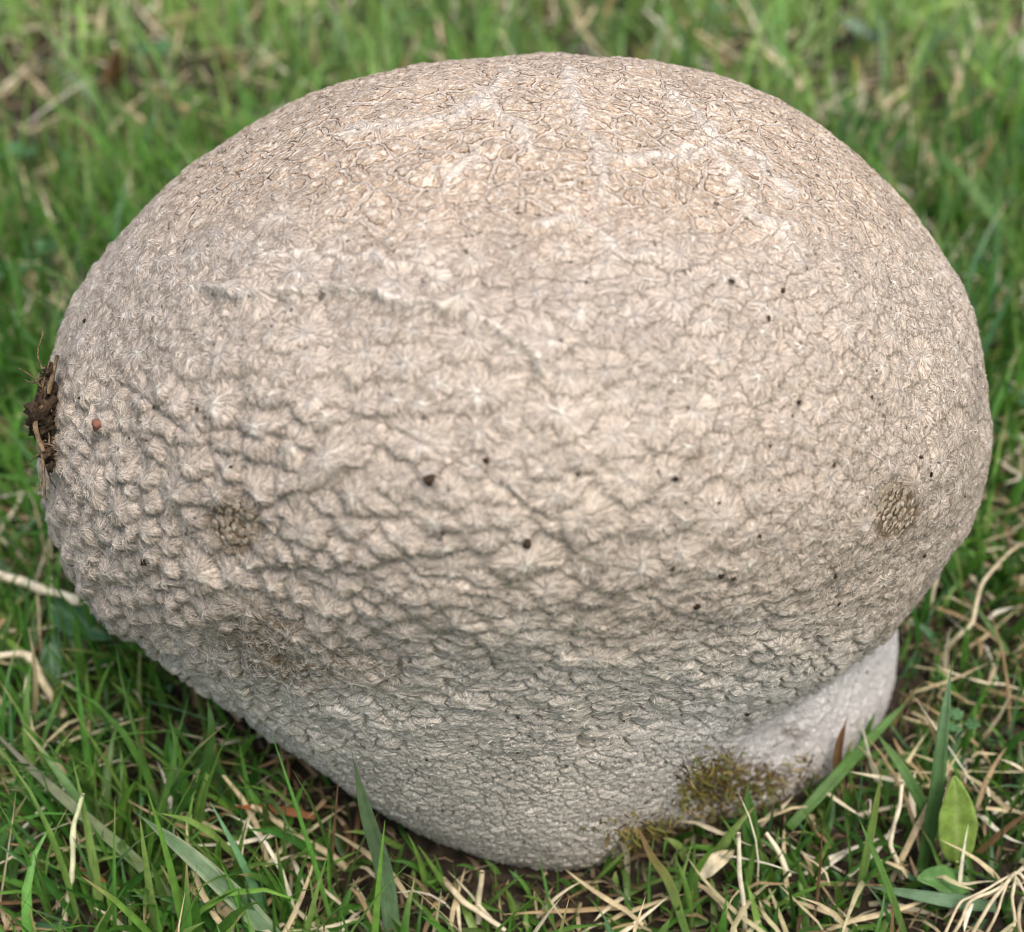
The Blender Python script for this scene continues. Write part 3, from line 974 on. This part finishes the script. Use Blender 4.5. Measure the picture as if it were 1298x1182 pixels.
leaf_plant("grey_leaf_plant", "blue-grey leaved rosette plant in the grass behind the puffball's shoulder", at_z(1120, 58, .0),
           [(at_z(1118, 50, .012), at_z(1068, 26, .020), mm(26, .6), (0, -.4, 1)), (at_z(1125, 55, .010), at_z(1112, 20, .022), mm(24, .6), (0, -.5, 1)),
            (at_z(1190, 30, .01), at_z(1226, 18, .02), mm(24, .6), (0, -.5, 1)), (at_z(1200, 40, .01), at_z(1180, 55, .016), mm(22, .6), (0, -.5, 1))],
           c=(.16, .24, .17), ce=(.28, .36, .28))
leaf_plant("small_leaf_plant", "pale green small-leaved plant below the withered orange-red blade", at_z(1278, 275, .0),
           [(at_z(1272, 262, .008), at_z(1262, 238, .016), mm(20, .5), (0, -.6, .8)), (at_z(1280, 262, .008), at_z(1284, 236, .016), mm(20, .5), (0, -.6, .8)), (at_z(1285, 268, .008), at_z(1300, 252, .014), mm(18, .5), (0, -.6, .8))],
           c=(.13, .25, .13), ce=(.25, .36, .22))
leaf_plant("small_leaf_plant", "round-leaved green plant under the cap near the straight tan stalk", at_z(1215, 735, .0),
           [(at_z(1218, 730, .006), at_z(1212, 690, .018), mm(40, .36), (-.2, -.7, .7))], c=(.10, .23, .05), ce=(.2, .32, .1))
for px, py, sc in ((26, 405, 22), (70, 375, 18), (1270, 570, 18), (1200, 990, 20), (205, 115, 26), (30, 250, 24), (480, 40, 24), (905, 60, 20)):
    r = at_z(px, py, .0); t = (r - CAM) @ FV; wd = mm(sc, t)
    ls = []
    a0 = rng.uniform(0, 6.28)
    top = r + np.array([0, 0, .016])
    for k in range(3):
        a = a0 + k * 2.094
        d = np.array([math.cos(a), math.sin(a), .25])
        ls.append((top + d * .001, top + d * wd * 1.15, wd, (0, 0, 1)))
    where = {26: "turf close below the dirt clump", 70: "turf behind the dirt clump", 1270: "turf by the cap's netted scar side", 1200: "the tall grey-green blade",
             205: "a blurred brown seed head", 30: "pale blurred grass behind the dirt clump's side", 480: "the blurred grass behind the crown", 905: "the tufts between crown and yellow twisted blade"}[px]
    leaf_plant("clover_plant", "three-leaved clover growing in " + where if px not in (1200, 205) else "three-leaved clover growing beside " + where, r, ls, c=(.07, .17, .06), ce=(.12, .22, .1))

# brown seed head behind, left
e = empty("brown_rush", tuple(at_z(140, 130, .0)), "blurred brown seed head on a thin stem in the grass behind the puffball", "seed head")
p0, p1, p2 = at_z(140, 130, .0), at_z(144, 100, .018), at_z(149, 62, .040)
link("stem", tube_mesh("stem", [p0, p1], .0008, .0006, ST, BR, n=8, m=5), M_STRAW, e)
me = tube_mesh("spike", [p1, (p1 + p2) / 2, p2], .0035, .0010, (.26, .14, .06), (.30, .18, .09), n=16, m=8, wob=.001, nodes=(.3, .55, .75))
link("spike", me, M_STRAW, e)

# ------------------------------------------------------------------ dirt on the fungus
def lump(n, center, axes, amp, seed, sc):
    """irregular clod from a small sphere grid"""
    V = []; m = n * 2
    for a in range(n + 1):
        for b in range(m):
            t = math.pi * a / n; p = 2 * math.pi * b / m
            V.append((math.sin(t) * math.cos(p), math.sin(t) * math.sin(p), math.cos(t)))
    V = np.array(V)
    r = 1 + amp * fbm(V * sc + seed * 3.1, seed, 3)
    V = V * r[:, None]
    Q = center + V[:, :1] * axes[0] + V[:, 1:2] * axes[1] + V[:, 2:] * axes[2]
    I2 = np.arange((n + 1) * m).reshape(n + 1, m); J2 = np.roll(I2, -1, 1)
    F = np.stack([I2[:-1], I2[1:], J2[1:], J2[:-1]], -1).reshape(-1, 4)
    return Q, F

def dirt_clump():
    i = on_skin(66, 530)
    c = VD[i] + np.array([-.0018, .0005, 0])
    e = empty("dirt_clump", tuple(c), "dark brown clump of dirt and rootlets stuck to the puffball's flank", "dirt clump")
    ax = [np.array([.0018, 0, 0]), np.array([0, .004, 0]), np.array([.0008, -.001, .0072])]
    t = (VD[i] - CAM) @ FV
    for k in range(34):
        v = rng.normal(0, 1)
        v = max(-1.7, min(1.9, v)); py = 528 + 34 * v; px = 58 + abs(v) * 3 - 12 * rng.random() * math.exp(-v * v)
        sc = rng.uniform(.10, .34) * (1.3 if abs(v) < .8 else .7)
        q = at_t(px, py, t - .0005 + rng.normal(0, .0012))
        Q, F = lump(7, q, [np.array([.0042, 0, .001]) * sc, np.array([0, .005, 0]) * sc, np.array([.001, -.001, .0052]) * sc * rng.uniform(.7, 1.5)], .75, 5 + k, 2.3)
        link("soil", mesh_np("soil", Q, [F]), M_DIRT, e)
    t = (VD[i] - CAM) @ FV
    for k in range(40):
        a = rng.uniform(0, 6.28); v = max(-1.6, min(1.8, rng.normal())); px = 56 + abs(v) * 3 - 8 * rng.random(); py = 525 + 36 * v
        p0 = at_t(px, py, t - .002); d = rng.normal(0, 1, 3) * np.array([.0016, .002, .0032])
        link("rootlet", tube_mesh("rootlet", [p0, p0 + d * .5 + rng.normal(0, .0005, 3), p0 + d], .00022, .00008, (.1, .06, .03), (.1, .06, .03), n=7, m=4), M_ROOT, e)
    link("root", tube_mesh("root", pts_t([(60, 512), (46, 528), (46, 552), (54, 574)], t - .0036), .0006, .0004, (.3, .2, .1), (.3, .2, .1), n=12, m=6, wob=.0003), M_ROOT, e)["label"] = "pale tan root curving over the soil"
    link("root", tube_mesh("root", pts_t([(52, 570), (58, 600), (56, 630)], t - .003), .00035, .0002, BR, BR, n=10, m=5, wob=.0004), M_ROOT, e)
    link("root", tube_mesh("root", pts_t([(60, 500), (67, 475), (72, 450)], t - .0022), .0005, .0003, BR, BR, n=10, m=5, wob=.0004), M_ROOT, e)
def pts_t(ps, t): return [at_t(x, y, t) for x, y in ps]
dirt_clump()

SPECKS = [(105, 406, 5), (992, 368, 6), (975, 404, 4), (928, 360, 5), (1015, 512, 5), (545, 608, 10), (670, 690, 8), (618, 585, 6), (733, 605, 4),
          (857, 607, 6), (912, 637, 4), (883, 770, 7), (963, 680, 4), (1058, 592, 4), (1167, 580, 4), (1183, 603, 4), (1225, 630, 4), (980, 565, 3),
          (1108, 506, 3), (1060, 732, 5), (1065, 767, 4), (930, 735, 6), (915, 733, 6), (885, 771, 5), (178, 712, 7), (291, 590, 5), (855, 722, 4),
          (1173, 704, 5), (100, 505, 4), (191, 515, 4), (250, 520, 4), (160, 555, 3), (790, 915, 3), (947, 906, 6), (870, 640, 3), (1112, 470, 3), (540, 965, 3), (655, 955, 3), (990, 620, 3)]
for k, (px, py, s) in enumerate(SPECKS):
    i = on_skin(px, py)
    r = s * .000142 * .5
    Q, F = lump(5, VD[i] + ND[i] * r * .35, [E1[i] * r * 1.1, E2[i] * r * rng.uniform(.7, 1.5), ND[i] * r * .8], .6, k + 3, 1.7)
    big = {(545, 608): "dark reddish soil crumb in the middle of a white fibre star on the puffball", (670, 690): "round black soil crumb below the white fibre stars of the puffball"}.get((px, py))
    link("soil_crumb", mesh_np("soil_crumb", Q, [F]), M_DIRT, label=big or "tiny black soil crumb stuck to the puffball's tan skin", cat="soil crumb", group=None if big else "soil crumbs on the puffball")
i = on_skin(121, 540)
Q, F = lump(6, VD[i] + ND[i] * .0003, [E1[i] * .0009, E2[i] * .0010, ND[i] * .0006], .4, 77, 1.7)
link("seed", mesh_np("seed", Q, [F]), mat_plain("red_brown_seed", (.10, .04, .025), (.24, .11, .07), 900, .6), label="red-brown seed stuck to the puffball beside the dirt clump", cat="seed")

# moss and rootlets clinging to the foot
def moss():
    sel = np.where(FRONT & (VD[:, 2] > -.001))[0]
    bx, by = PX[sel], PY[sel]
    wg = np.exp(-((bx - 925) / 42) ** 2 - ((by - 1005) / 30) ** 2) + .8 * np.exp(-((bx - 985) / 45) ** 2 - ((by - 992) / 12) ** 2) + .5 * np.exp(-((bx - 860) / 60) ** 2 - ((by - 1055) / 14) ** 2) + .15 * np.exp(-((bx - 1000) / 30) ** 2 - ((by - 960) / 14) ** 2)
    n = 1500
    ix = sel[rng.choice(len(sel), n, p=wg / wg.sum())]
    d = Nb[ix] * .6 + rng.normal(0, .6, (n, 3)) + np.array([0, 0, .25]); d /= np.linalg.norm(d, axis=1, keepdims=True)
    L = rng.uniform(.0008, .0030, n)
    q = np.array([0, .5, 1.0])
    P = VD[ix][:, None] + d[:, None] * (L[:, None] * q)[..., None] + rng.normal(0, .00018, (n, 3, 3)) * q[None, :, None]
    W = np.array([.00020, .00017, .00004])[None] * rng.uniform(.6, 1.5, (n, 1))
    nn = np.cross(d, rng.normal(0, 1, (n, 3)))
    c = np.array([(.20, .17, .04), (.12, .08, .03), (.28, .22, .07), (.07, .05, .025), (.16, .19, .05)])[rng.integers(0, 5, n)]
    V, F, C = strips(P, W, nn, c)
    me = mesh_np("moss", V, [F]); set_col(me, "tint", C)
    link("moss", me, M_LEAF, label="ochre and brown mossy dirt clinging to the white stem base", cat="moss", kind="stuff")
moss()

# ------------------------------------------------------------------ turf
def clear_of_body(P, margin=.0012):
    """True for blades that stay outside the fungus; P (n,k,3)"""
    n, k, _ = P.shape
    q = P.reshape(-1, 3)
    near = (np.abs(q[:, 0] - .0) < .13) & (np.abs(q[:, 1] - .235) < .13) & (q[:, 2] < .2)
    bad = np.zeros(len(q), bool)
    bad[near] = np.minimum(g_cap(q[near]), g_foot(q[near])) < margin
    return ~bad.reshape(n, k).any(1)

def blades(n, xy, L, W, lean, bend, head, segs, colr, fold=True, lift=0.0, tipc=None, droop=None):
    """n grass blades as one ribbon soup; returns verts, faces, colours, centre lines"""
    s = np.linspace(0, 1, segs + 1)
    ang = lean[:, None] + bend[:, None] * s[None] ** 1.4
    am = (ang[:, 1:] + ang[:, :-1]) / 2
    hx = head[:, None] + np.linspace(0, 1, segs)[None] * rng.normal(0, .35, (n, 1))
    st = (L / segs)[:, None]
    dx = np.cumsum(np.sin(am) * np.cos(hx) * st, 1); dy = np.cumsum(np.sin(am) * np.sin(hx) * st, 1); dz = np.cumsum(np.cos(am) * st, 1)
    z0 = gz(xy[:, 0], xy[:, 1]) - .001 + lift
    P = np.zeros((n, segs + 1, 3))
    P[:, 0, 0] = xy[:, 0]; P[:, 0, 1] = xy[:, 1]; P[:, 0, 2] = z0
    P[:, 1:, 0] = xy[:, :1] + dx; P[:, 1:, 1] = xy[:, 1:] + dy; P[:, 1:, 2] = z0[:, None] + dz
    P[..., 2] = np.maximum(P[..., 2], (z0 + .0015)[:, None] * (s > 0))
    tan = np.gradient(P, axis=1)
    tw = rng.normal(0, .7, (n, 1)) + head[:, None] + math.pi / 2 + np.linspace(0, 1, segs + 1)[None] * rng.normal(0, .6, (n, 1))
    side = np.stack([np.cos(tw), np.sin(tw), np.zeros_like(tw)], -1)
    side -= tan * (np.sum(side * tan, -1) / (np.sum(tan * tan, -1) + 1e-12))[..., None]
    side /= np.linalg.norm(side, axis=-1, keepdims=True) + 1e-9
    nor = np.cross(side, tan); nor /= np.linalg.norm(nor, axis=-1, keepdims=True) + 1e-12
    prof = np.clip(.7 + .9 * s, 0, 1) * np.clip(1.02 - s ** 2.4, .03, 1)
    hw = (W / 2)[:, None] * prof[None]
    if fold:
        k = 3
        V = np.stack([P - side * hw[..., None] + nor * (hw * .45)[..., None], P, P + side * hw[..., None] + nor * (hw * .45)[..., None]], 2)
    else:
        k = 2
        V = np.stack([P - side * hw[..., None], P + side * hw[..., None]], 2)
    keep = clear_of_body(P)
    V = V[keep]; m = len(V)
    b = (np.arange(m) * (segs + 1) * k)[:, None, None] + (np.arange(segs) * k)[None, :, None] + np.arange(k - 1)[None, None]
    F = np.stack([b, b + 1, b + 1 + k, b + k], -1).reshape(-1, 4)
    c = colr[keep][:, None, :] * np.ones((1, segs + 1, 1))
    pale = (1 - sstep(0, .25, s))[None, :, None] * .35
    c = c * (1 - pale) + np.array([.30, .29, .17]) * pale
    if tipc is not None:
        f = (sstep(.75, 1.0, s)[None, :, None] * tipc[keep][:, None, None])
        c = c * (1 - f) + np.array([.38, .28, .14]) * f
    C = np.repeat(c[:, :, None, :], k, 2).reshape(-1, 3)
    return V.reshape(-1, 3), F, C

PAL = np.array([(.080, .215, .034), (.100, .265, .042), (.045, .145, .024), (.15, .31, .05), (.10, .23, .10), (.20, .31, .08)])
def palette(xy, n, seed):
    base = PAL[rng.choice(len(PAL), n, p=[.27, .24, .18, .14, .11, .06])]
    v = fbm(np.stack([xy[:, 0] * 14, xy[:, 1] * 14, np.zeros(n)], -1), seed, 2)
    base = base * (1 + .25 * v)[:, None] * rng.uniform(.75, 1.25, (n, 1))
    y = np.clip(.35 * v + rng.normal(-.05, .28, n), 0, .5)
    return base * (1 - y[:, None]) + np.array([.22, .30, .08]) * y[:, None]

def ring_pts(n, x0, x1, y0, y1, seed, hole=None, patch=.45):
    xy = np.stack([rng.uniform(x0, x1, n * 2), rng.uniform(y0, y1, n * 2)], -1)
    v = fbm(np.stack([xy[:, 0] * 30, xy[:, 1] * 30, np.zeros(len(xy))], -1), seed, 2)
    ok = rng.random(len(xy)) < .62 + patch * v
    if hole is not None:
        ok &= ~((xy[:, 0] > hole[0]) & (xy[:, 0] < hole[1]) & (xy[:, 1] > hole[2]) & (xy[:, 1] < hole[3]))
    return xy[ok][:n]

def tufted(xy, frac, spread):
    """pull a share of the roots together into tufts"""
    n = len(xy); k = max(1, n // 14)
    c = xy[rng.choice(n, k)]
    m = rng.random(n) < frac
    xy = xy.copy(); xy[m] = c[rng.integers(0, k, m.sum())] + rng.normal(0, spread, (m.sum(), 2))
    return xy

def put(name, Vs, mat, label, cat):
    off, V, F, C = 0, [], [], []
    for v, f, c in Vs:
        V.append(v); F.append(f + off); C.append(c); off += len(v)
    me = mesh_np(name, np.vstack(V), [np.vstack(F)])
    set_col(me, "tint", np.vstack(C))
    return link(name, me, mat, label=label, cat=cat, kind="stuff")

def N_(n, m, s): return rng.normal(m, s, n)
green, dry = [], []
# near turf
xy = tufted(ring_pts(23000, -.24, .24, .07, .52, 101, patch=.35), .6, .004); n = len(xy)
L = np.clip(rng.gamma(4, .0058, n), .008, .048) * (.70 + .30 * sstep(.20, .32, xy[:, 1]))
_df = np.hypot(xy[:, 0] - FC[0] - .01, xy[:, 1] - FC[1] + .02)
L *= .55 + .45 * sstep(.062, .085, _df)
_lf = at_z(1212, 1130, 0)
L *= .30 + .70 * sstep(.012, .022, np.hypot(xy[:, 0] - _lf[0], xy[:, 1] - _lf[1] + .006))
L *= np.where((xy[:, 0] < -.03) & (xy[:, 0] > -.085), 1.25, 1.0)
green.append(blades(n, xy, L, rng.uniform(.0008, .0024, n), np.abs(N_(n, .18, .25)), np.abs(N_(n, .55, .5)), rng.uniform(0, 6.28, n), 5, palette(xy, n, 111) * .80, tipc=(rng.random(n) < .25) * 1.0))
# low filler leaves
xy = ring_pts(11000, -.24, .24, .07, .52, 103, patch=.3); n = len(xy)
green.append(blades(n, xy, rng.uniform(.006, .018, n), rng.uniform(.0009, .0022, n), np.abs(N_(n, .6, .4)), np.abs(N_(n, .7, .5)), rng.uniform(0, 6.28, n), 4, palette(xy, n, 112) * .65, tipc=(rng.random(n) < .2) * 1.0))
# behind and to the sides
xy = tufted(ring_pts(42000, -.75, .75, -.35, 1.35, 105, (-.24, .24, .07, .52), patch=.3), .6, .007); n = len(xy)
L = np.clip(rng.gamma(5, .0070, n), .012, .065)
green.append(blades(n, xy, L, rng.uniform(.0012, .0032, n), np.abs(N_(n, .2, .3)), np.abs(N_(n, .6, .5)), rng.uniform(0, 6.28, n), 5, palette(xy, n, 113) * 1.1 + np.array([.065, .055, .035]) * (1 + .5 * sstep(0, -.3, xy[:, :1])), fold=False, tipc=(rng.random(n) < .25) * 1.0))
xy = tufted(ring_pts(24000, -2.6, 2.6, -1.6, 4.0, 107, (-.75, .75, -.35, 1.35)), .6, .014); n = len(xy)
green.append(blades(n, xy, rng.uniform(.025, .07, n), rng.uniform(.003, .007, n), np.abs(N_(n, .3, .3)), np.abs(N_(n, .6, .5)), rng.uniform(0, 6.28, n), 3, palette(xy, n, 114), fold=False))
xy = ring_pts(14000, -9, 9, -5, 14, 108, (-2.6, 2.6, -1.6, 4.0)); n = len(xy)
green.append(blades(n, xy, rng.uniform(.04, .10, n), rng.uniform(.012, .03, n), np.abs(N_(n, .4, .3)), np.abs(N_(n, .6, .4)), rng.uniform(0, 6.28, n), 2, palette(xy, n, 115), fold=False))
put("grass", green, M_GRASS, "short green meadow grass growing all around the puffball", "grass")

# dead straw and thatch
SPAL = np.array([(.50, .41, .25), (.60, .53, .38), (.36, .26, .14), (.66, .62, .50), (.20, .12, .06), (.42, .38, .22)])
def dryc(n): return SPAL[rng.choice(6, n, p=[.28, .22, .16, .12, .10, .12])] * rng.uniform(.8, 1.15, (n, 1))
xy = ring_pts(5600, -.24, .24, .07, .52, 129, patch=.5); n = len(xy)
dry.append(blades(n, xy, rng.uniform(.004, .026, n), rng.uniform(.0004, .0014, n), N_(n, 1.35, .22), N_(n, .12, .3), rng.uniform(0, 6.28, n), 5, dryc(n), lift=rng.uniform(.0, .009, n)))
xy = ring_pts(1500, -.24, .24, .07, .52, 122); n = len(xy)
dry.append(blades(n, xy, rng.uniform(.012, .035, n), rng.uniform(.0006, .0014, n), np.abs(N_(n, .4, .3)), N_(n, .5, .5), rng.uniform(0, 6.28, n), 5, dryc(n)))
xy = ring_pts(13000, -.75, .75, -.35, 1.35, 123, (-.24, .24, .07, .52), patch=.7); n = len(xy)
dry.append(blades(n, xy, rng.uniform(.01, .045, n), rng.uniform(.001, .003, n), N_(n, 1.1, .35), N_(n, .2, .5), rng.uniform(0, 6.28, n), 3, dryc(n), fold=False, lift=rng.uniform(.0, .014, n)))
xy = ring_pts(7000, -2.6, 2.6, -1.6, 4.0, 124, (-.75, .75, -.35, 1.35), patch=.7); n = len(xy)
dry.append(blades(n, xy, rng.uniform(.02, .06, n), rng.uniform(.002, .006, n), N_(n, 1.0, .35), N_(n, .2, .5), rng.uniform(0, 6.28, n), 3, dryc(n), fold=False, lift=rng.uniform(.0, .02, n)))
xy = ring_pts(11000, -.2, .2, .09, .40, 131, patch=.3); n = len(xy)
lit = np.array([(.10, .065, .035), (.20, .14, .08), (.035, .026, .016), (.34, .27, .17), (.06, .07, .025)])[rng.choice(5, n, p=[.28, .22, .22, .16, .12])]
dry.append(blades(n, xy, rng.uniform(.002, .009, n), rng.uniform(.0003, .0011, n), N_(n, 1.4, .3), N_(n, .1, .4), rng.uniform(0, 6.28, n), 3, lit, fold=False, lift=rng.uniform(.0, .004, n)))
put("dry_thatch", dry, M_STRAW, "matted dead straw lying between the living grass", "thatch")
